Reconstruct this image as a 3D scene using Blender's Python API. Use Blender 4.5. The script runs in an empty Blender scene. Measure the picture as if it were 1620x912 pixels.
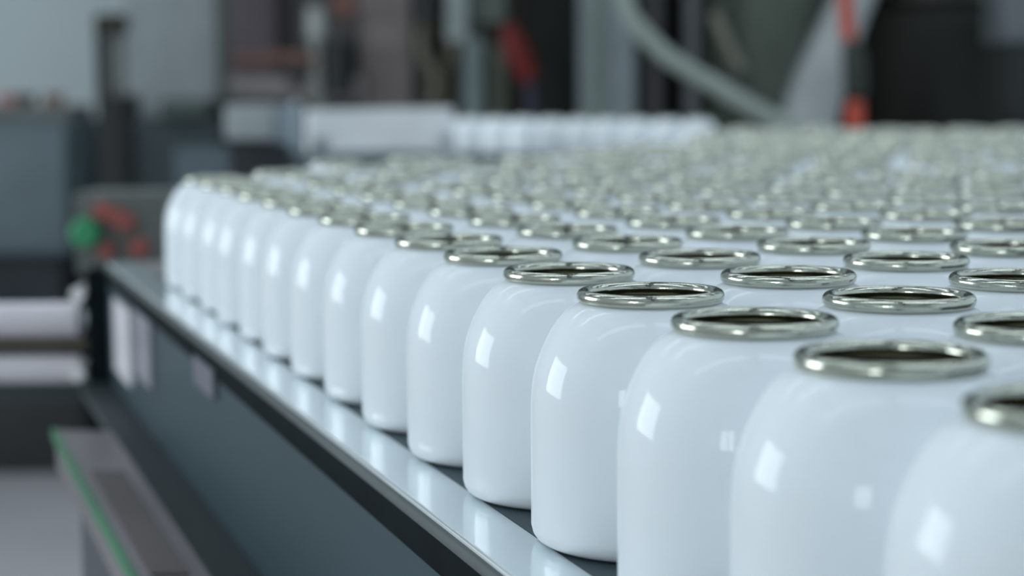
import bpy, bmesh, math, random
from mathutils import Vector, Matrix
random.seed(7)
C = bpy.context.scene.collection
PI = math.pi
# ------------------------------------------------------------------ camera
D = 0.03175                      # outer diameter of a can's rim (m)
F_PX, TH, ROLL = 3053.27, .1034, -.0067
HR, HC = 1.3875, 1.69            # camera above rims, rims above table (in D)
ZT = 0.90                        # table top above the floor
CAM = Vector((0, 0, ZT + (HR + HC) * D))
ct, st, cr, sr = math.cos(TH), math.sin(TH), math.cos(ROLL), math.sin(ROLL)
R0, U0, F0 = Vector((1, 0, 0)), Vector((0, st, ct)), Vector((0, ct, -st))
RX = cr * R0 + sr * U0
UX = -sr * R0 + cr * U0
cd = bpy.data.cameras.new('camera'); cam = bpy.data.objects.new('camera', cd); C.objects.link(cam)
m = Matrix((RX, UX, -F0)).transposed().to_4x4(); m.translation = CAM
cam.matrix_world = m
cd.sensor_width = 36; cd.lens = F_PX / 1620 * 36
cd.clip_start = .02; cd.clip_end = 60
cd.dof.use_dof = True; cd.dof.focus_distance = 13.4 * D; cd.dof.aperture_fstop = 12.5
cd.dof.aperture_blades = 0
bpy.context.scene.camera = cam
# ------------------------------------------------------------------ world, light, exposure
w = bpy.data.worlds.new('hall_light'); bpy.context.scene.world = w; w.use_nodes = True
bg = w.node_tree.nodes['Background']
bg.inputs[0].default_value = (.645, .80, .915, 1); bg.inputs[1].default_value = 1.12
vs = bpy.context.scene.view_settings
vs.view_transform = 'Standard'; vs.look = 'None'; vs.gamma = 1; vs.use_curve_mapping = False
vs.exposure = -0.29

def area(name, loc, direction, sx, sy, watts, color=(.86, .95, 1)):
    l = bpy.data.lights.new(name, 'AREA'); l.shape = 'RECTANGLE'; l.size = sx; l.size_y = sy
    l.energy = watts; l.color = color
    o = bpy.data.objects.new(name, l); C.objects.link(o); o.location = loc
    o.rotation_euler = Vector(direction).to_track_quat('-Z', 'Y').to_euler()
    return o
LW = -3.3     # left wall x
FW = -4.0     # wall behind the camera y
area('window_daylight', (LW + .06, 1.75, 1.42), (1, 0, 0), 1.7, 1.15, 62)
for x, sx_ in ((-2.62, .62), (-2.02, .40)):
    area('window_daylight', (x, FW + .06, 1.62), (0, 1, 0), sx_, 1.15, 44 * sx_)
for x, y in ((-1.3, 2.0), (1.3, 2.0), (-1.3, 4.0), (1.3, 4.0), (-1.3, 0.0), (1.3, 0.0)):
    area('ceiling_lamp', (x, y, 3.3), (0, 0, -1), 2.3, .30, 9)  # unseen ceiling lamps, bare area lights without housings

# ------------------------------------------------------------------ pixel -> place helpers (frame 1620 x 912)
def ray(x, y):
    return RX * (x - 810) + UX * (456 - y) + F0 * F_PX
def at(x, y, Y):
    r = ray(x, y); return CAM + r * (Y / r.y)
def hitz(x, y, z):
    r = ray(x, y); return CAM + r * ((z - CAM.z) / r.z)
def proj(p):
    d = Vector(p) - CAM; f = d.dot(F0)
    return 810 + F_PX * d.dot(RX) / f, 456 - F_PX * d.dot(UX) / f

# ------------------------------------------------------------------ materials
def lin(c): c /= 255; return c / 12.92 if c <= .04045 else ((c + .055) / 1.055) ** 2.4
def alb(r, g, b, k=1.0):
    return tuple(min(.9, lin(v) / q * k) for v, q in zip((r, g, b), (.62, .78, .88)))
def mat(name, color, rough=.5, metal=0., coat=0., var=.0, vscale=8., bump=0., bscale=60., stretch=None, spec=.5, ior=None):
    m = bpy.data.materials.new(name); m.use_nodes = True
    nt = m.node_tree; b = nt.nodes['Principled BSDF']
    b.inputs['Base Color'].default_value = (*color, 1)
    b.inputs['Roughness'].default_value = rough; b.inputs['Metallic'].default_value = metal
    b.inputs['Coat Weight'].default_value = coat; b.inputs['Coat Roughness'].default_value = .04
    b.inputs['Specular IOR Level'].default_value = spec
    tc = nt.nodes.new('ShaderNodeTexCoord'); mp = nt.nodes.new('ShaderNodeMapping')
    nt.links.new(tc.outputs['Object'], mp.inputs[0])
    if stretch: mp.inputs['Scale'].default_value = stretch
    if var:
        n = nt.nodes.new('ShaderNodeTexNoise'); n.inputs['Scale'].default_value = vscale; n.inputs['Detail'].default_value = 4
        nt.links.new(mp.outputs[0], n.inputs['Vector'])
        r = nt.nodes.new('ShaderNodeValToRGB')
        r.color_ramp.elements[0].position = .3; r.color_ramp.elements[1].position = .7
        r.color_ramp.elements[0].color = tuple(c * (1 - var) for c in color) + (1,)
        r.color_ramp.elements[1].color = tuple(min(1, c * (1 + var)) for c in color) + (1,)
        nt.links.new(n.outputs['Fac'], r.inputs[0]); nt.links.new(r.outputs[0], b.inputs['Base Color'])
    if bump:
        n2 = nt.nodes.new('ShaderNodeTexNoise'); n2.inputs['Scale'].default_value = bscale; n2.inputs['Detail'].default_value = 3
        nt.links.new(mp.outputs[0], n2.inputs['Vector'])
        bp = nt.nodes.new('ShaderNodeBump'); bp.inputs['Strength'].default_value = bump; bp.inputs['Distance'].default_value = .002
        nt.links.new(n2.outputs['Fac'], bp.inputs['Height']); nt.links.new(bp.outputs[0], b.inputs['Normal'])
    return m
M = {}
M['paint'] = mat('white_can_enamel', (.82, .86, .89), .6, 0, .42, spec=.2, var=.015, vscale=40)
M['lining'] = mat('can_lacquer_lining', (.36, .36, .25), .32, .85, 0, var=.15, vscale=300, bump=.15, bscale=900)
M['rim'] = mat('bare_aluminium_rim', (.50, .51, .43), .16, 1., 0, var=.08, vscale=120, bump=.05, bscale=500)
M['plate'] = mat('polished_steel_plate', (.80, .86, .88), .13, 1., 0, var=.03, vscale=30, bump=.03, bscale=200)
M['belt'] = mat('dark_belt', (.02, .045, .055), .5, 0, 0, var=.2, vscale=60)
M['edge'] = mat('steel_edge', (.85, .88, .88), .3, 1., 0, var=.05, vscale=30)
M['black'] = mat('black_rubber', (.006, .010, .012), .85, 0, 0, var=.3, vscale=60, spec=.08)
M['panel'] = mat('dark_polished_panel', (.026, .054, .066), .42, .0, 0, spec=.3, var=.12, vscale=5, bump=.02, bscale=30)
M['floor'] = mat('floor_screed', alb(138, 150, 160), .55, 0, 0, var=.05, vscale=3)
M['wall'] = mat('wall_plaster', alb(172, 199, 210), .8, 0, 0, var=.03, vscale=2, bump=.1)
M['wall_white'] = mat('white_wall_paint', (.80, .82, .82), .8, 0, 0, var=.02, vscale=2)
M['ceil'] = mat('ceiling_sheet', alb(120, 135, 140), .8, 0, 0, var=.03)
M['steel'] = mat('brushed_steel', (.45, .50, .52), .35, .8, 0, var=.08, vscale=12)
def pm(name, r, g, b, rough=.5, metal=0., k=1.0, var=.12):
    if name not in M: M[name] = mat(name, alb(r, g, b, k), rough, metal, 0, var=var, vscale=9, spec=.28)
    return M[name]

# ------------------------------------------------------------------ mesh helpers
def tag(o, label=None, cat=None, group=None, kind=None):
    if label: o['label'] = label
    if cat: o['category'] = cat
    if group: o['group'] = group
    if kind: o['kind'] = kind
    return o
def empty(name, loc, label, cat, group=None):
    o = bpy.data.objects.new(name, None); C.objects.link(o); o.location = loc; o.empty_display_size = .02
    return tag(o, label, cat, group)
def wloc(o):
    v = Vector((0, 0, 0))
    while o is not None: v += o.location; o = o.parent
    return v
def obj(name, bm, mt, parent=None, smooth=True, sharp=35):
    """bm in world coordinates; the object's origin becomes the middle of its base"""
    me = bpy.data.meshes.new(name)
    bmesh.ops.recalc_face_normals(bm, faces=bm.faces)
    xs = [v.co.x for v in bm.verts]; ys = [v.co.y for v in bm.verts]; zs = [v.co.z for v in bm.verts]
    o0 = Vector(((min(xs) + max(xs)) / 2, (min(ys) + max(ys)) / 2, min(zs)))
    for v in bm.verts: v.co -= o0
    if smooth:
        for f in bm.faces: f.smooth = True
        for e in bm.edges:
            if len(e.link_faces) == 2 and e.calc_face_angle(0) > math.radians(sharp): e.smooth = False
    bm.to_mesh(me); bm.free(); me.materials.append(mt)
    o = bpy.data.objects.new(name, me); C.objects.link(o)
    if parent is not None: o.parent = parent; o.location = o0 - wloc(parent)
    else: o.location = o0
    return o
def lathe(bm, prof, seg, c=(0, 0, 0), close=False):
    c = Vector(c); rings = []
    for r, z in prof:
        if r < 1e-7: rings.append([bm.verts.new(c + Vector((0, 0, z)))])
        else: rings.append([bm.verts.new(c + Vector((r * math.cos(2 * PI * k / seg), r * math.sin(2 * PI * k / seg), z))) for k in range(seg)])
    pairs = list(zip(rings, rings[1:])) + ([(rings[-1], rings[0])] if close else [])
    for a, b in pairs:
        for k in range(seg):
            l = (k + 1) % seg
            if len(a) == 1 and len(b) == 1: continue
            if len(a) == 1: bm.faces.new((a[0], b[l], b[k]))
            elif len(b) == 1: bm.faces.new((a[k], a[l], b[0]))
            else: bm.faces.new((a[k], a[l], b[l], b[k]))
def hexa(bm, q, bevel=0.):
    """8 corners: bottom 4 then top 4"""
    vs_ = [bm.verts.new(p) for p in q]
    fs = [bm.faces.new([vs_[i] for i in f]) for f in ((0, 3, 2, 1), (4, 5, 6, 7), (0, 1, 5, 4), (1, 2, 6, 5), (2, 3, 7, 6), (3, 0, 4, 7))]
    if bevel:
        es = {e for f in fs for e in f.edges}
        bmesh.ops.bevel(bm, geom=list(es), offset=bevel, segments=2, profile=.6, affect='EDGES')
def bxw(bm, lo, hi, bevel=0.):
    (a, b, c), (d, e, f) = lo, hi
    hexa(bm, [Vector(p) for p in ((a, b, c), (d, b, c), (d, e, c), (a, e, c), (a, b, f), (d, b, f), (d, e, f), (a, e, f))], bevel)
def tube(bm, pts, rad, seg=14, cap=True):
    pts = [Vector(p) for p in pts]
    rads = rad if isinstance(rad, (list, tuple)) else [rad] * len(pts)
    prev = None; rings = []
    up = Vector((0, 0, 1))
    for i, p in enumerate(pts):
        t = (pts[min(i + 1, len(pts) - 1)] - pts[max(i - 1, 0)]).normalized()
        if prev is None:
            a = t.cross(up)
            if a.length < .1: a = t.cross(Vector((1, 0, 0)))
            a.normalize()
        else: a = (prev - t * prev.dot(t)).normalized()
        prev = a; b = t.cross(a)
        rings.append([bm.verts.new(p + (a * math.cos(2 * PI * k / seg) + b * math.sin(2 * PI * k / seg)) * rads[i]) for k in range(seg)])
    for a, b in zip(rings, rings[1:]):
        for k in range(seg): bm.faces.new((a[k], a[(k + 1) % seg], b[(k + 1) % seg], b[k]))
    if cap: bm.faces.new(rings[0]); bm.faces.new(list(reversed(rings[-1])))
def prism(bm, prof, p0, p1, ax, up=Vector((0, 0, 1)), trim=None):
    """profile (a, z) extruded from p0 to p1; a runs along ax"""
    A = [bm.verts.new(p0 + ax * a + up * z) for a, z in prof]
    B = [bm.verts.new(p1 + ax * a + up * z) for a, z in prof]
    n = len(prof)
    for k in range(n): bm.faces.new((A[k], A[(k + 1) % n], B[(k + 1) % n], B[k]))
    bm.faces.new(A); bm.faces.new(list(reversed(B)))
def spline(pts, sub):
    out = []
    P = [Vector(p) for p in pts]; P = [2 * P[0] - P[1]] + P + [2 * P[-1] - P[-2]]
    for i in range(1, len(P) - 2):
        for k in range(sub):
            t = k / sub
            out.append(.5 * ((2 * P[i]) + (-P[i - 1] + P[i + 1]) * t + (2 * P[i - 1] - 5 * P[i] + 4 * P[i + 1] - P[i + 2]) * t * t + (-P[i - 1] + 3 * P[i] - 3 * P[i + 1] + P[i + 2]) * t ** 3))
    out.append(P[-2]); return out
def box_px(bm, x0, x1, y0, y1, Y, depth, bevel=0., z0=None, z1=None):
    """a box whose front at distance Y covers these pixels"""
    a = at(x0, (y0 + y1) / 2, Y); b = at(x1, (y0 + y1) / 2, Y)
    zt = at((x0 + x1) / 2, y0, Y).z if z1 is None else z1
    zb = at((x0 + x1) / 2, y1, Y).z if z0 is None else z0
    bxw(bm, (a.x, Y, zb), (b.x, Y + depth, zt), bevel)

# ------------------------------------------------------------------ the hall
RW, BW = 3.6, 6.4
def struct(name, bm, mt):
    o = obj(name, bm, mt, None, smooth=False); o['kind'] = 'structure'; return o
bm = bmesh.new(); bxw(bm, (LW - .2, FW - .2, -.1), (RW + .2, BW + .2, 0)); struct('floor', bm, M['floor'])
bm = bmesh.new(); bxw(bm, (LW - .2, BW, 0), (RW + .2, BW + .2, 3.5)); struct('wall_back', bm, M['wall'])
def holed_wall(name, axis, pos, thick, lo, hi, holes):
    """axis 'x': a wall at x=pos running in y; 'y': a wall at y=pos running in x. holes: (a0,a1,z0,z1)"""
    bm = bmesh.new(); cuts = sorted({lo, hi} | {h[0] for h in holes} | {h[1] for h in holes})
    for a, b in zip(cuts, cuts[1:]):
        zz = [(0, 3.5)]
        for h in holes:
            if h[0] <= a and b <= h[1]: zz = [(0, h[2]), (h[3], 3.5)]
        for z0, z1 in zz:
            if axis == 'x': bxw(bm, (pos, a, z0), (pos + thick, b, z1))
            else: bxw(bm, (a, pos, z0), (b, pos + thick, z1))
    return struct(name, bm, M['wall_white'])
holed_wall('wall_left', 'x', LW - .2, .2, FW, BW, [(.88, 2.62, .82, 2.02)])
holed_wall('wall_front', 'y', FW - .2, .2, LW, RW, [(-2.95, -2.29, 1.02, 2.22), (-2.24, -1.80, 1.02, 2.22)])
# unseen dark roof beams added for dark reflections in the rims, open between them
M['added_beam_dark'] = mat('added_beam_dark', (.03, .035, .035), .7)
k_ = 0
for y in (-3.0, -1.0, 1.0, 3.0, 5.0):
    bm = bmesh.new()
    for z0, z1, hw in ((3.12, 3.15, .14), (3.15, 3.45, .02), (3.45, 3.48, .14)): bxw(bm, (LW, y - hw, z0), (RW + .2, y + hw, z1))
    k_ += 1; struct('trim_%d' % k_, bm, M['added_beam_dark'])
for x in (-1.9, 0.0, 1.9):
    bm = bmesh.new(); bxw(bm, (x - .22, FW, 3.49), (x + .22, BW, 3.55)); k_ += 1; struct('trim_%d' % k_, bm, M['added_beam_dark'])
# ------------------------------------------------------------------ accumulation table
ANG = 1.8815
u = Vector((math.cos(ANG), math.sin(ANG), 0)); n = Vector((-u.y, u.x, 0))      # along the rail, outwards (left)
E1 = Vector((1.9441, 9.8236, 0)) * D; S = 1.65 * D
def T(d, s, z=0.): return E1 + n * (d * D) + u * (s * D) + Vector((0, 0, ZT + z * D))
RB = .815
S0, S1 = -9.5, 26.3
tb = empty('accumulation_table', (T(-8, 20).x, T(-8, 20).y, 0), 'long steel accumulation table with glossy ledge crowded with white cans', 'conveyor table')
def scaled(prof): return [(a * D, z) for a, z in prof]
def poly(bm, pts, t):
    A = [bm.verts.new(p) for p in pts]; B = [bm.verts.new(p - Vector((0, 0, t))) for p in pts]
    k = len(pts)
    for i in range(k): bm.faces.new((A[i], A[(i + 1) % k], B[(i + 1) % k], B[i]))
    bm.faces.new(A); bm.faces.new(list(reversed(B)))
def onplane(x, y, d):
    r = ray(x, y); t = ((E1 + n * (d * D) - CAM).dot(n)) / r.dot(n); return CAM + r * t
bm = bmesh.new()
far = [hitz(x, y, ZT + HC * D) + Vector((0, 1.4 * D, 0)) for x, y in ((470, 259), (560, 255), (640, 247), (760, 240), (900, 233), (1000, 226), (1130, 204), (1300, 201), (1620, 201), (2100, 201))]
for p in far: p.z = ZT
poly(bm, [p - Vector((0, 0, .003 * D)) for p in [T(.72, S0), T(.72, 26.3), T(-2.5, 26.3)] + far + [T(-24, S0)]], .25 * D)
obj('belt', bm, M['belt'], tb, smooth=False)
bm = bmesh.new()
prism(bm, scaled([(.73, 0), (1.20, 0), (1.20, -.10), (.73, -.10)]), T(0, S0), T(0, S1), n, Vector((0, 0, D)))
tag(obj('ledge_plate', bm, M['plate'], tb, smooth=False), 'mirror polished steel ledge beside the cans')
bm = bmesh.new()
arc = [(1.20 + .02 * math.sin(a), .008 - .02 + .02 * math.cos(a)) for a in [i * PI / 2 / 6 for i in range(7)]]
prism(bm, scaled(arc + [(1.222, -.025), (1.15, -.025)]), T(0, S0), T(0, S1), n, Vector((0, 0, D)))
tag(obj('edge_strip', bm, M['edge'], tb, sharp=50), 'bright rounded steel edge strip')
bm = bmesh.new()
prism(bm, scaled([(1.222, -.025), (1.245, -.05), (1.25, -.12), (1.1, -.12), (1.1, -.025)]), T(0, S0), T(0, S1), n, Vector((0, 0, D)))
tag(obj('grey_face', bm, pm('grey_face', 62, 76, 80, .4), tb, sharp=50), 'grey band just under the bright edge')
bm = bmesh.new()
prism(bm, scaled([(1.25, -.12), (1.255, -.14), (1.255, -.34), (1.245, -.37), (1.1, -.37), (1.1, -.12)]), T(0, S0), T(0, S1), n, Vector((0, 0, D)))
tag(obj('rubber_bumper', bm, M['black'], tb), 'black rubber strip under the ledge')
bm = bmesh.new()
prism(bm, scaled([(1.22, -.37), (1.22, -2.15), (1.12, -2.15), (1.12, -.37)]), T(0, S0), T(0, S1), n, Vector((0, 0, D)))
obj('side_panel', bm, M['panel'], tb, smooth=False)
bm = bmesh.new()
prism(bm, scaled([(1.78, -2.15), (1.78, -2.3), (1.1, -2.3), (1.1, -2.15)]), T(0, S0), T(0, S1), n, Vector((0, 0, D)))
tag(obj('channel', bm, pm('under_panel', 36, 48, 54, .6), tb, smooth=False), 'dark channel at the foot of the side panel')
# legs of the table
for d, s in ((0, -6), (0, 24), (-30, -6), (-30, 45)):
    p = T(d, s); bm = bmesh.new(); bxw(bm, (p.x - .03, p.y - .03, 0), (p.x + .03, p.y + .03, ZT - .25 * D), .004)
    obj('leg', bm, M['steel'], tb)
print('POSTPX', proj(T(1.3, S1)), 'E', T(1.3, S1))
bm = bmesh.new()
prism(bm, scaled([(.72, .002), (.72, -.05), (-2.4, -.05), (-2.4, .002)]), T(0, 23.6), T(0, 26.3), n, Vector((0, 0, D)))
tag(obj('end_plate', bm, pm('dead_plate', 104, 112, 116, .35, .3), tb, smooth=False), 'matt grey plate beyond the last can of the rail row')
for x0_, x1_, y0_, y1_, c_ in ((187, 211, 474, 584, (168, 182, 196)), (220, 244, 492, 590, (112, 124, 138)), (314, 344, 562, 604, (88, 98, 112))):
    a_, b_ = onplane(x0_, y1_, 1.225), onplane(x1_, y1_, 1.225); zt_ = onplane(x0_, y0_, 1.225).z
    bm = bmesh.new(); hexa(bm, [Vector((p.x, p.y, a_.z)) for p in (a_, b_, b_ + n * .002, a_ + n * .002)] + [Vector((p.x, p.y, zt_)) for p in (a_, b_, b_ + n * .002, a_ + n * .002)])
    tag(obj('strap_plate', bm, pm('strap_%d' % c_[0], *c_, .35, 0, 1.1), tb, False), 'pale reflection modelled as an upright strap on the side panel')  # thin plates modelling the light streaks reflected in the panel
# ------------------------------------------------------------------ the cans
def can_profiles():
    out = [(0, .03), (.55, .05), (.66, .0), (.70, .0), (.745, .008), (.780, .030), (.803, .065), (.815, .115), (.815, .80), (.813, .88), (.808, .96),
           (.800, 1.03), (.789, 1.09), (.773, 1.15), (.752, 1.21), (.727, 1.27), (.698, 1.33), (.664, 1.39), (.625, 1.445), (.580, 1.495), (.530, 1.535), (.478, 1.56), (.46, 1.565)]
    inn = [(.428, 1.615), (.430, 1.57), (.435, 1.52), (.47, 1.49), (.62, 1.41), (.72, 1.24), (.78, 1.04), (.79, .8), (.79, .12), (.70, .08), (0, .07)]
    r, c, z = .042, .458, 1.615
    rim = [(c + r * math.cos(a), z + 1.12 * r * math.sin(a) - .01) for a in [2 * PI * k / 14 for k in range(14)]]
    return out, inn, rim
PO, PIN, PR = can_profiles()
sc = lambda P: [(a * D, (z if z < .3 else z + .07) * D) for a, z in P]
def mesh_of(name, prof, seg, mt, close=False):
    bm = bmesh.new(); lathe(bm, sc(prof), seg, close=close)
    bmesh.ops.recalc_face_normals(bm, faces=bm.faces)
    for f in bm.faces: f.smooth = True
    me = bpy.data.meshes.new(name); bm.to_mesh(me); bm.free(); me.materials.append(mt); return me
LOD = [(mesh_of('can_body', PO, s1, M['paint']), mesh_of('can_lining', PIN, s1, M['lining']), mesh_of('can_rim', PR, s1, M['rim'], True)) for s1 in (112, 56)]
ORD = 'first second third fourth fifth sixth seventh eighth ninth tenth eleventh twelfth thirteenth fourteenth fifteenth sixteenth seventeenth eighteenth nineteenth twentieth'.split()
TENS = {2: 'twenty', 3: 'thirty', 4: 'forty', 5: 'fifty', 6: 'sixty'}
def ordinal(k):
    if k <= 20: return ORD[k - 1]
    t, o = divmod(k, 10)
    if o == 0: return {3: 'thirtieth', 4: 'fortieth', 5: 'fiftieth', 6: 'sixtieth'}[t]
    return TENS[t] + '-' + ORD[o - 1]
def far_edge(x):       # image height of the last rims of the crowd, as a function of x
    P = [(-200, 268), (300, 268), (430, 262), (560, 258), (620, 254), (700, 251), (850, 248), (1000, 237), (1080, 224), (1150, 207), (1220, 203), (1900, 203)]
    for (a, b), (c, d) in zip(P, P[1:]):
        if a <= x <= c: return b + (d - b) * (x - a) / (c - a)
    return 203
cells = []
wv = Vector((math.cos(ANG - PI / 3), math.sin(ANG - PI / 3), 0))
for i in range(0, 62):
    for j in range(-60, 60):
        # row i stands i steps in from the rail; j counts along the rail
        c = E1 + u * S * (j - 1 + i) + wv * S * i
        if c.y < 4.5 * D or c.y > 80 * D: continue
        px, py = proj((c.x, c.y, ZT + HC * D))
        if px > 2300 or px < 0: continue
        if i == 0 and j > 14: continue
        if py < far_edge(px): continue
        rel = c - E1; dd, ss = rel.dot(n) / D, rel.dot(u) / D
        if dd > -3.2 and ss > 22.7: continue
        half = F_PX * (.82 if i == 0 else .5) * D / c.y
        vis = px - half < 1614
        if not vis and px - half > 1800: continue
        cells.append((i, j, c, px, py, vis))
# the far part of the crowd is packed loosely: shake it, then push neighbours apart
import numpy as np
cells.sort(key=lambda c: c[2].y)
P0 = np.array([[c[2].x, c[2].y] for c in cells]) / D
rng = np.random.RandomState(4)
amp = np.clip((P0[:, 1] - 17) / 9, .006, 1) * np.where(np.array([c[0] for c in cells]) == 0, .03, 1)
P1 = P0 + rng.uniform(-.8, .8, P0.shape) * amp[:, None]
mob = np.clip(amp, .02, 1); row0 = np.array([c[0] == 0 for c in cells]); K0 = P1.copy()
N2 = np.array([n.x, n.y]); E2 = np.array([E1.x, E1.y]) / D
for _ in range(200):
    dv = P1[:, None] - P1[None]; ds = np.sqrt((dv ** 2).sum(-1)) + np.eye(len(P1)) * 9
    ov = np.clip(1.642 - ds, 0, None)
    P1 += ((dv / ds[..., None]) * (ov * .5)[..., None]).sum(1) * np.minimum(1, mob * 3)[:, None]
    P1[row0] = K0[row0]
    over = np.clip((P1 - E2) @ N2 + 1.40, 0, None) * ~row0
    P1 -= over[:, None] * N2
first = {}
for i, j, c, px, py, v in cells:
    if v: first[i] = min(first.get(i, 99), j)
GR = 'open white cans crowded on the accumulation table'
for (i, j, c, px, py, v), q in zip(cells, P1):
    if i not in first or j < first[i]: continue
    p = Vector((q[0] * D, q[1] * D, ZT))
    pj = proj((p.x, p.y, ZT + HC * D))
    if pj[1] < far_edge(pj[0]) - 3: continue
    k = j - first[i] + 1
    lab = 'open white metal can, %s from near end of %s' % (ordinal(k), 'the rail row' if i == 0 else ordinal(i + 1) + ' row from rail')
    e = empty('aerosol_can', p, lab, 'can', GR)
    e.rotation_euler = (0, 0, random.uniform(0, 6))
    lod = LOD[0] if c.y < 22 * D else LOD[1]
    for nm, me in zip(('body', 'lining', 'rim'), lod):
        o = bpy.data.objects.new(nm, me); C.objects.link(o); o.parent = e
# ------------------------------------------------------------------ second conveyor behind, its row of cans, its guide
Z2 = ZT
a0, a1 = at(1105, 200, 84 * D), at(735, 186, 93 * D)
dirb = (Vector((a1.x, a1.y, 0)) - Vector((a0.x, a0.y, 0))).normalized(); nb = Vector((dirb.y, -dirb.x, 0))
if nb.y > 0: nb = -nb          # towards the camera
for k in range(15):
    p = Vector((a0.x, a0.y, Z2)) + dirb * (1.66 * D * k) + Vector((0, 0, 0))
    e = empty('aerosol_can', p, 'small blurred white can, %s from right in the far queue' % ordinal(k + 1), 'can', 'white cans queuing on the far conveyor')
    for nm, me in zip(('body', 'lining', 'rim'), LOD[1]):
        o = bpy.data.objects.new(nm, me); C.objects.link(o); o.parent = e
q0 = Vector((a0.x, a0.y, Z2)) - dirb * 6 * D; q1 = Vector((a0.x, a0.y, Z2)) + dirb * 34 * D
fc = empty('feed_conveyor', ((q0.x + q1.x) / 2, (q0.y + q1.y) / 2, 0), 'narrow far conveyor carrying the single queue of white cans', 'conveyor')
bm = bmesh.new(); prism(bm, scaled([(1.1, -.002), (1.1, -.3), (-1.1, -.3), (-1.1, -.002)]), q0, q1, nb, Vector((0, 0, D))); obj('belt', bm, M['belt'], fc, False)
bm = bmesh.new(); prism(bm, scaled([(1.25, -.05), (1.25, -3), (1.1, -3), (1.1, -.05)]), q0, q1, nb, Vector((0, 0, D))); obj('side_panel', bm, pm('conveyor_side', 50, 66, 76, .4), fc, False)
for t in (.2, .8):
    p = q0.lerp(q1, t); bm = bmesh.new(); bxw(bm, (p.x - .02, p.y - .02, 0), (p.x + .02, p.y + .02, Z2 - .25 * D)); obj('leg', bm, M['steel'], fc)
# guide panel in front of the left half of the queue
g0, g1 = at(484, 205, 82 * D), at(712, 205, 88 * D)
gd = (g1 - g0); gd.z = 0
gp = empty('guide_panel', (g0.x, g0.y, 0), 'pale blue-white guide panel hiding the left end of the far queue', 'panel')
bm = bmesh.new(); zt, zb = at(600, 172, 85 * D).z, at(600, 238, 85 * D).z
gn = Vector((gd.y, -gd.x, 0)).normalized()
prism(bm, [(0, zt), (.006, zt), (.006, zb), (0, zb)], Vector((g0.x, g0.y, 0)), Vector((g1.x, g1.y, 0)), gn)
obj('panel_sheet', bm, pm('guide_sheet', 186, 224, 250, .35, 0, 1.3), gp, False)
for t in (.06, .94):
    p = Vector((g0.x, g0.y, 0)).lerp(Vector((g1.x, g1.y, 0)), t) + gn * .016
    bm = bmesh.new(); bxw(bm, (p.x - .008, p.y - .008, 0), (p.x + .008, p.y + .008, zb + .02)); obj('post', bm, M['steel'], gp)
# grey bracket plate left of it, dark motor housing beneath
dh = empty('drive_housing', at(415, 200, 2.5).xy.to_3d(), 'grey drive housing with dark motor box left of the far queue', 'machine')
Yh = 2.45
bm = bmesh.new(); box_px(bm, 354, 432, 166, 222, Yh, .10, .006); obj('cover', bm, pm('drive_cover', 118, 136, 144, .4), dh)
bm = bmesh.new(); box_px(bm, 362, 456, 226, 300, Yh + .01, .10, .004, z0=0.); obj('motor_box', bm, pm('motor_box', 24, 32, 38, .5), dh)
bm = bmesh.new(); box_px(bm, 428, 474, 168, 240, Yh + .02, .05, .006); obj('bracket', bm, pm('bracket_blue', 120, 144, 160, .4), dh)

# ------------------------------------------------------------------ left end: post, rollers, frame beam
Yp = T(1.3, S1).y
po = empty('frame_post', (at(158, 500, Yp).x, Yp, 0), 'thick black square post at the far end of the ledge', 'post')
bm = bmesh.new(); box_px(bm, 137, 182, 432, 690, Yp + .003, .022, .003, z0=0.); obj('post_tube', bm, M['black'], po)
bm = bmesh.new(); box_px(bm, 135, 184, 427, 433, Yp + .002, .024, .001); obj('post_cap', bm, M['black'], po)
for ya, yb, lab in ((478, 534, 'upper pale steel roller left of the black post'), (563, 606, 'lower pale steel roller left of the black post')):
    yc = (ya + yb) / 2; r = (yb - ya) / 2 / F_PX * (Yp + .02)
    a, b = at(-260, yc, Yp + .02), at(128, yc, Yp + .02); b.z = a.z = at(60, yc, Yp + .02).z
    rl = empty('roller', (a.x, a.y, a.z - r), lab, 'roller', 'pale rollers left of the post')
    bm = bmesh.new(); tube(bm, [a, b], r, 28); obj('roller_tube', bm, pm('roller_white', 172, 184, 198, .3, .0, 1.1), rl, sharp=50)
    bm = bmesh.new(); tube(bm, [b, b + Vector((.012, 0, 0))], r * .45, 16); obj('axle', bm, M['steel'], rl, sharp=50)
    yk = 466 if ya < 500 else 592
    bm = bmesh.new(); k0 = at(122, yk, Yp - .004); tube(bm, [k0, k0 + Vector((0, .03, 0))], .0042, 16); tag(obj('end_nut', bm, pm('nut_bright', 200, 214, 224, .2, .3), rl, sharp=50), 'bright round end nut')
bm = bmesh.new(); a, b = at(-260, 547, Yp + .02), at(140, 547, Yp + .02); b.z = a.z; tube(bm, [a, b], .0036, 14)
tag(obj('tie_rod', bm, pm('brown_rod', 78, 80, 74, .5), sharp=50), 'thin brownish rod running between the two pale rollers', 'rod')
bm = bmesh.new(); box_px(bm, -260, 132, 608, 640, Yp + .03, .03, .002)
tag(obj('cross_bar', bm, pm('dark_cross', 52, 64, 70, .5)), 'dark grey cross bar below the lower pale roller', 'bar')

zbm = ZT - 2.05 * D
def gp_(x, y): return hitz(x, y, zbm)
be = empty('frame_beam', (gp_(200, 800).x, gp_(200, 800).y, 0), 'low grey steel beam with a green edge at lower left', 'beam')
def quadbeam(bm, pa, pb, pc, pd, t):
    pts = [pa, pb, pc, pd]
    hexa(bm, [p - Vector((0, 0, t)) for p in pts] + pts)
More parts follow.
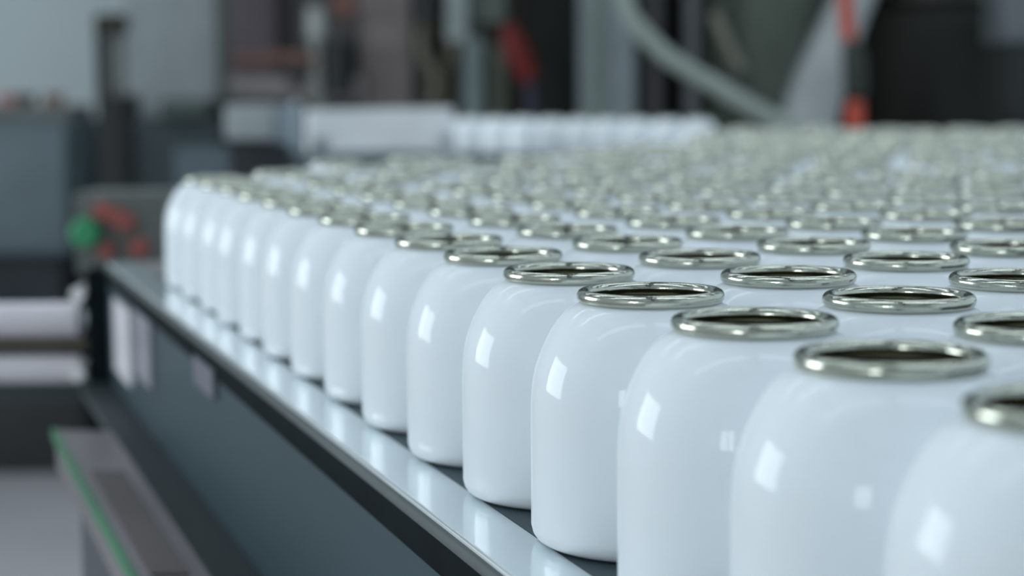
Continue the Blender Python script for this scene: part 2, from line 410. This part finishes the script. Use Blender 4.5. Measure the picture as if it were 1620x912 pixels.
# line one: green outer edge, line two: inner edge
L1a, L1b = gp_(88, 680), gp_(217, 912); L1b = L1a + (L1b - L1a) * 1.25
L2a, L2b = gp_(177, 683), gp_(333, 912); L2b = L2a + (L2b - L2a) * 1.25
bm = bmesh.new(); quadbeam(bm, L1b, L2b, L2a, L1a, .018); obj('beam_top', bm, pm('beam_grey', 98, 102, 110, .35, .3), be, False)
off = (L1a - L2a).normalized() * .0022
bm = bmesh.new(); quadbeam(bm, L1b + off + Vector((0, 0, .0006)), L1b + Vector((0, 0, .0006)), L1a + Vector((0, 0, .0006)), L1a + off + Vector((0, 0, .0006)), .005)
tag(obj('edge_trim', bm, pm('green_trim', 40, 104, 74, .4), be, False), 'green plastic edge trim')
bm = bmesh.new()
m0 = L2a.lerp(L2b, .30); m1 = L1a.lerp(L1b, .30); m2 = L1a.lerp(L1b, .8); m3 = L2a.lerp(L2b, .8)
i1 = lambda a, b, t: a.lerp(b, t)
up1 = Vector((0, 0, .0012))
quadbeam(bm, i1(m2, m3, .2) + up1, i1(m2, m3, .72) + up1, i1(m1, m0, .72) + up1, i1(m1, m0, .2) + up1, .001)
tag(obj('rub_plate', bm, pm('beam_brown', 70, 72, 76, .6), be, False), 'worn darker plate on the beam')
la, lb = L1a.lerp(L1b, .30), L1a.lerp(L1b, .92); wd = (L2a - L1a) * .8
bm = bmesh.new(); hexa(bm, [Vector((p.x, p.y, 0)) for p in (lb, lb + wd, la + wd, la)] + [Vector((p.x, p.y, zbm - .018)) for p in (lb, lb + wd, la + wd, la)])
tag(obj('support_panel', bm, pm('leg_dark', 52, 60, 68, .5), be, False), 'dark panel carrying the beam')

# ------------------------------------------------------------------ control box with the green button
cbY = 1.62
cb = empty('control_box', (at(190, 380, cbY).x, cbY, 0), 'grey operator box with one green and several red buttons', 'control box')
bm = bmesh.new(); box_px(bm, 118, 262, 305, 436, cbY, .07, .004); obj('housing', bm, pm('box_grey', 78, 90, 92, .5), cb)
bm = bmesh.new(); box_px(bm, 172, 208, 436, 900, cbY + .02, .02, .0, z0=0); obj('stand', bm, pm('leg_dark', 40, 48, 54), cb)
def button(x, y, r, mt, lab):
    c = at(x, y, cbY); bm = bmesh.new(); tube(bm, [c + Vector((0, .002, 0)), c - Vector((0, .010, 0)), c - Vector((0, .014, 0))], [r, r, r * .75], 20)
    tag(obj('button', bm, mt, cb), lab)
button(138, 368, .0125, pm('button_green', 44, 128, 92, .5, 0, 1.0), 'large green push button')
for x, y, r in ((165, 334, .0075), (184, 342, .0075), (202, 352, .0075), (222, 392, .008), (172, 396, .0065)):
    button(x, y, r, pm('button_red', 120, 72, 70, .5), 'red push button')

# ------------------------------------------------------------------ machines in the background
def machine(name, label, cat, x, Y): return empty(name, (at(x, 300, Y).x, Y, 0), label, cat)
def part(t, name, x0, x1, y0, y1, Y, dep, mt, bev=.006, z0=None, z1=None, lab=None):
    bm = bmesh.new(); box_px(bm, x0, x1, y0, y1, Y, dep, bev, z0, z1); o = obj(name, bm, mt, t)
    if lab: o['label'] = lab
    return o
def cyl(t, name, pts, rad, mt, lab=None, seg=20):
    bm = bmesh.new(); tube(bm, pts, rad, seg); o = obj(name, bm, mt, t, sharp=50)
    if lab: o['label'] = lab
    return o
HI = 2.3
# machine with the blue-grey cabinet at far left
t = machine('blue_cabinet', 'blue-grey floor cabinet with dark plinth at far left', 'cabinet', 20, 5.0)
part(t, 'body', -160, 112, 192, 405, 5.0, .5, pm('cabinet_blue', 70, 90, 99, .5), .01)
part(t, 'door', -20, 104, 200, 398, 4.985, .012, pm('cabinet_door', 76, 96, 106, .5), .004)
part(t, 'door', -155, -24, 200, 398, 4.985, .012, pm('cabinet_door', 76, 96, 106, .5), .004)
part(t, 'recess', -150, 100, 405, 610, 5.04, .4, pm('recess_dark', 34, 42, 50, .6), .0)
part(t, 'plinth', -160, 132, 610, 700, 4.98, .5, pm('plinth_dark', 36, 42, 46, .6), .01, z0=0)
t = machine('tool_tray', 'grey tray with small reddish bits on top of the blue-grey cabinet', 'tray', 40, 5.1)
t.location.z = at(50, 192, 5.0).z
part(t, 'tray', -60, 108, 168, 191, 5.06, .3, pm('tray_grey', 86, 98, 102, .5), .004, z0=at(24, 192, 5.0).z)
for x, c in ((8, (128, 100, 104)), (34, (60, 66, 60)), (80, (96, 80, 76))):
    part(t, 'tool', x - 12, x + 14, 148, 169, 5.12, .06, pm('tool_%d' % c[0], *c), .004, lab='small blurred tool in the tray')
# partition panel
t = machine('partition_panel', 'tall plain grey partition left of the machines', 'partition', 275, 5.7)
part(t, 'sheet', 202, 352, 0, 300, 5.7, .05, pm('partition_grey', 128, 148, 158, .7), .004, z0=0, z1=HI)
part(t, 'frame_edge', 344, 364, 0, 300, 5.68, .07, pm('partition_edge', 72, 84, 80, .6), .004, z0=0, z1=HI)
# black lamp post
t = machine('signal_post', 'black pole with a square head and thick lower box', 'post', 170, 4.7)
part(t, 'pole', 153, 170, 30, 300, 4.7, .03, pm('pole_black', 20, 25, 26, .5), .002, z0=0)
part(t, 'head', 148, 196, 22, 52, 4.69, .06, pm('head_dark', 34, 38, 32, .6), .006)
part(t, 'arm', 172, 196, 50, 150, 4.71, .03, pm('arm_grey', 84, 96, 98, .5), .003)
part(t, 'switch_box', 158, 204, 152, 300, 4.68, .08, pm('pole_black', 20, 25, 26, .5), .006, z0=0.1)
# dark teal machine
t = machine('teal_machine', 'dark teal floor machine between the black pole and the crowd of cans', 'machine', 250, 5.2)
part(t, 'body', 170, 352, 186, 400, 5.25, .33, pm('teal_dark', 48, 62, 68, .6), .02, z0=0)
part(t, 'hood', 250, 330, 158, 188, 5.22, .3, pm('teal_hood', 64, 80, 82, .6), .02)
part(t, 'side_box', 171, 190, 150, 188, 5.27, .3, pm('side_box_grey', 84, 92, 94, .6), .01)
# long dark enclosure behind the machines
t = machine('machine_enclosure', 'long dark machine enclosure filling the background', 'machine', 1000, 5.8)
part(t, 'back_panel', 352, 1900, 0, 300, 5.8, .1, pm('enclosure_dark', 24, 31, 29, .7), .0, z0=0, z1=HI)
part(t, 'grey_panel', 362, 440, 0, 300, 5.6, .1, pm('panel_purple', 76, 76, 86, .6), .01, z0=0, z1=HI, lab='purple-grey panel')
part(t, 'grey_panel', 440, 566, 0, 110, 5.7, .05, pm('panel_mid', 70, 76, 80, .6), .01, z0=0, z1=HI, lab='middle grey panel')
part(t, 'grey_panel', 655, 830, 0, 300, 5.7, .05, pm('panel_olive', 56, 62, 60, .6), .01, z0=0, z1=HI, lab='olive grey panel')
# valve group
t = machine('valve_group', 'cluster of blurred valves and pipes above the far queue', 'valves', 490, 5.0)
cyl(t, 'pipe', [at(372, 96, 5.0), at(470, 92, 5.0), at(560, 100, 5.0)], .018, pm('valve_brown', 84, 68, 64, .5))
cyl(t, 'manifold', [at(365, 140, 5.02), at(575, 140, 5.02)], .035, pm('valve_grey', 98, 104, 108, .4))
cyl(t, 'valve_body', [at(470, 140, 5.0), at(470, 100, 5.0)], .026, pm('valve_dark', 46, 50, 56, .5))
cyl(t, 'valve_body', [at(534, 150, 4.98), at(534, 66, 4.98)], .042, pm('valve_black', 30, 36, 38, .5), 'black valve body')
cyl(t, 'valve_body', [at(500, 60, 5.0), at(500, 12, 5.0)], .026, pm('valve_white', 128, 144, 150, .4), 'pale valve body')
cyl(t, 'riser', [at(500, 60, 5.0), at(508, 200, 5.0)], .018, pm('valve_pale', 104, 118, 120, .4))
cyl(t, 'handwheel', [at(532, -5, 5.0), at(556, 22, 5.0)], .03, pm('wheel_brown', 90, 70, 66, .5))
cyl(t, 'support', [Vector((at(470, 140, 5.02).x, 5.02, 0)), at(470, 140, 5.02)], .015, M['steel'])
# beige column
t = machine('beige_column', 'broad beige-grey machine column left of centre', 'column', 608, 5.1)
part(t, 'column', 568, 652, 0, 300, 5.1, .16, pm('beige', 100, 102, 106, .5), .01, z0=0, z1=HI)
part(t, 'switch', 546, 566, 64, 120, 5.12, .06, pm('valve_black', 30, 36, 38), .006)
# hanging black motor and hoses
t = machine('hose_bundle', 'olive hoses and a black motor between beige column and thin post', 'machine', 690, 5.1)
cyl(t, 'motor', [at(678, -60, 5.1), at(678, 36, 5.1)], .04, pm('motor_black', 30, 34, 38, .4))
cyl(t, 'hose', spline([at(672, 30, 5.1), at(668, 80, 5.1), at(690, 130, 5.1), at(676, 200, 5.1), at(676, 330, 5.1)], 6), .016, pm('hose_olive', 84, 92, 84, .5))
cyl(t, 'hose', spline([at(694, 30, 5.15), at(716, 74, 5.15), at(700, 130, 5.15), at(712, 200, 5.15), at(712, 330, 5.15)], 6), .018, pm('hose_sage', 82, 86, 76, .5))
cyl(t, 'support', [Vector((at(690, 200, 5.2).x, 5.2, 0)), at(690, -60, 5.2)], .014, pm('pole_black', 20, 25, 26))
# thin post
t = machine('guard_post', 'slim blue-grey guard post left of the red lever', 'post', 748, 4.9)
part(t, 'post', 734, 764, 58, 300, 4.9, .05, pm('post_bluegrey', 84, 104, 110, .5), .004, z0=0)
part(t, 'upper_bracket', 706, 740, -60, 66, 4.91, .05, pm('post_pale', 112, 132, 138, .5), .004)
part(t, 'rail', 775, 800, 70, 300, 4.95, .04, pm('post_green', 74, 86, 80, .5), .004, z0=0)
part(t, 'head_plate', 740, 800, -60, 36, 4.95, .05, pm('post_teal', 72, 88, 86, .5), .004)
# red lever on a stem
t = machine('red_lever', 'dark red lever slanting in front of the black cabinet', 'lever', 825, 4.8)
cyl(t, 'grip', [at(803, 40, 4.8), at(818, 82, 4.8), at(838, 126, 4.8)], [.022, .034, .026], pm('lever_red', 82, 24, 24, .45, 0, 1.0))
cyl(t, 'stem', [at(838, 124, 4.8), at(846, 200, 4.8), Vector((at(846, 200, 4.8).x, 4.8, 0))], .018, pm('stem_navy', 38, 42, 56, .5))
# black cabinet
t = machine('black_cabinet', 'tall black cabinet behind the red lever', 'cabinet', 870, 5.25)
part(t, 'body', 822, 922, 0, 300, 5.25, .3, pm('cabinet_black', 14, 19, 15, .6), .006, z0=0, z1=HI)
part(t, 'door', 852, 914, 0, 300, 5.235, .012, pm('cabinet_black2', 12, 17, 13, .55), .004, z0=.15, z1=HI - .05)
# big grey column
t = machine('square_column', 'broad blue-grey square column near the middle', 'column', 960, 4.7)
part(t, 'column', 918, 1006, 0, 300, 4.7, .14, pm('column_grey', 100, 118, 127, .5), .008, z0=0, z1=HI)
part(t, 'cover_strip', 930, 958, 0, 300, 4.69, .01, pm('column_strip', 88, 108, 108, .5), .002, z0=.3, z1=HI - .1)
# grey-green hose
bm = bmesh.new(); tube(bm, spline([at(968, -50, 4.5), at(1000, 30, 4.5), at(1060, 92, 4.5), at(1130, 134, 4.5), at(1190, 170, 4.5), at(1250, 205, 4.5), at(1300, 260, 4.5), at(1310, 420, 4.5)], 8), .020, 18)
tag(obj('suction_hose', bm, pm('hose_green', 120, 142, 142, .4)), 'thick pale grey-green hose curving down to the right', 'hose')
# thin rods
t = machine('rod_rack', 'two thin grey rods standing behind the pale hose', 'rack', 1070, 5.2)
part(t, 'rod', 1084, 1104, 0, 300, 5.2, .03, pm('rod_grey', 82, 92, 100, .5), .003, z0=0, z1=HI)
part(t, 'rod', 1026, 1046, 0, 300, 5.25, .03, pm('rod_greyer', 66, 72, 76, .5), .003, z0=0, z1=HI)
# grey tank
t = machine('green_tank', 'large grey-green round tank right of the hose', 'tank', 1215, 5.3)
c = at(1215, 100, 5.5); c.z = 0
bm = bmesh.new(); lathe(bm, [(0, .5), (.16, .6), (.20, .75), (.20, 1.95), (.15, 2.05), (0, 2.1)], 40, c); obj('shell', bm, pm('tank_shell', 74, 90, 86, .45, .2), t)
for k in range(3):
    a = 2 * PI * k / 3 + .4; p = c + Vector((.16 * math.cos(a), .16 * math.sin(a), 0)); cyl(t, 'leg', [p, p + Vector((0, 0, .7))], .018, M['steel'])
cyl(t, 'side_pipe', [at(1128, 20, 5.2), at(1150, 70, 5.2), at(1172, 112, 5.2)], .015, pm('pipe_pale', 118, 128, 124, .4))
# inclined duct
t = machine('inclined_duct', 'pale steel duct leaning down to the left behind the orange rod', 'duct', 1290, 4.8)
cyl(t, 'duct', [at(1376, -60, 4.8), at(1340, 20, 4.8), at(1300, 120, 4.8), at(1274, 210, 4.8)], [.048, .052, .064, .075], pm('duct_pale', 132, 150, 158, .35, .1), seg=28)
cyl(t, 'foot', [at(1274, 208, 4.8), Vector((at(1274, 208, 4.8).x, 4.8, 0))], .05, pm('duct_foot', 90, 104, 110), seg=20)
# orange rod with grip
t = machine('orange_rod', 'orange-red upright rod with a black grip at right', 'rod', 1350, 4.3)
cyl(t, 'upper_rod', [at(1334, -60, 4.3), at(1342, 62, 4.3)], .0165, pm('rod_orange', 150, 70, 58, .45, 0, 1.0))
cyl(t, 'grip', [at(1344, 62, 4.3), at(1350, 84, 4.3), at(1354, 146, 4.3), at(1352, 160, 4.3)], [.014, .026, .026, .014], pm('grip_black', 40, 48, 46, .5))
cyl(t, 'lower_rod', [at(1352, 160, 4.3), at(1353, 204, 4.3), Vector((at(1353, 204, 4.3).x, 4.3, 0))], .019, pm('rod_orange', 150, 70, 58, .45, 0, 1.0))
# dark machine at right
t = machine('dark_hopper', 'large near-black machine with rounded shoulder filling the right', 'machine', 1510, 5.0)
c = at(1500, 100, 5.25); c.z = 0
bm = bmesh.new(); lathe(bm, [(0, .45), (.19, .5), (.22, .6), (.22, 1.14), (.19, 1.2), (0, 1.21)], 40, c); obj('drum', bm, pm('hopper_black', 22, 26, 23, .6), t)
bm = bmesh.new(); lathe(bm, [(.0, 1.22), (.14, 1.22), (.16, 1.3), (.16, 2.0), (.1, 2.1), (0, 2.1)], 40, c); obj('dome', bm, pm('hopper_dome', 72, 82, 80, .4, .3), t)
part(t, 'base_frame', 1390, 1760, 205, 300, 5.0, .5, pm('hopper_base', 20, 24, 22, .6), .01, z0=0)
part(t, 'rear_cover', 1560, 1760, 0, 210, 5.3, .3, pm('hopper_cover', 20, 25, 22, .6), .01, z1=HI)
t = machine('grey_duct_box', 'small blue-grey box high in the upper right corner', 'box', 1620, 4.7)
part(t, 'box', 1586, 1740, -80, 66, 4.7, .2, pm('duct_box', 84, 98, 106, .5), .01)
part(t, 'hanger', 1680, 1700, 66, 300, 4.75, .05, pm('pole_black', 20, 25, 26), .004, z0=0)

# ------------------------------------------------------------------ windows behind and left of the camera, ceiling lights
def window(idx, axis, pos, a0, a1, z0, z1, mull):
    def B(bm, a, b, c, d, t0, t1):
        if axis == 'x': bxw(bm, (pos + t0, a, c), (pos + t1, b, d))
        else: bxw(bm, (a, pos + t0, c), (b, pos + t1, d))
    bm = bmesh.new(); f = .05
    B(bm, a0, a1, z0, z0 + f, -.1, .0); B(bm, a0, a1, z1 - f, z1, -.1, .0); B(bm, a0, a0 + f, z0 + f, z1 - f, -.1, .0); B(bm, a1 - f, a1, z0 + f, z1 - f, -.1, .0)
    for q in mull: B(bm, q - .02, q + .02, z0 + f, z1 - f, -.1, .075)
    o = obj('window_%d' % idx, bm, M['steel'], None, False); o['kind'] = 'structure'
window(1, 'x', LW, .88, 2.62, .82, 2.02, [])
window(2, 'y', FW, -2.95, -2.29, 1.02, 2.22, [])
window(3, 'y', FW, -2.24, -1.80, 1.02, 2.22, [])
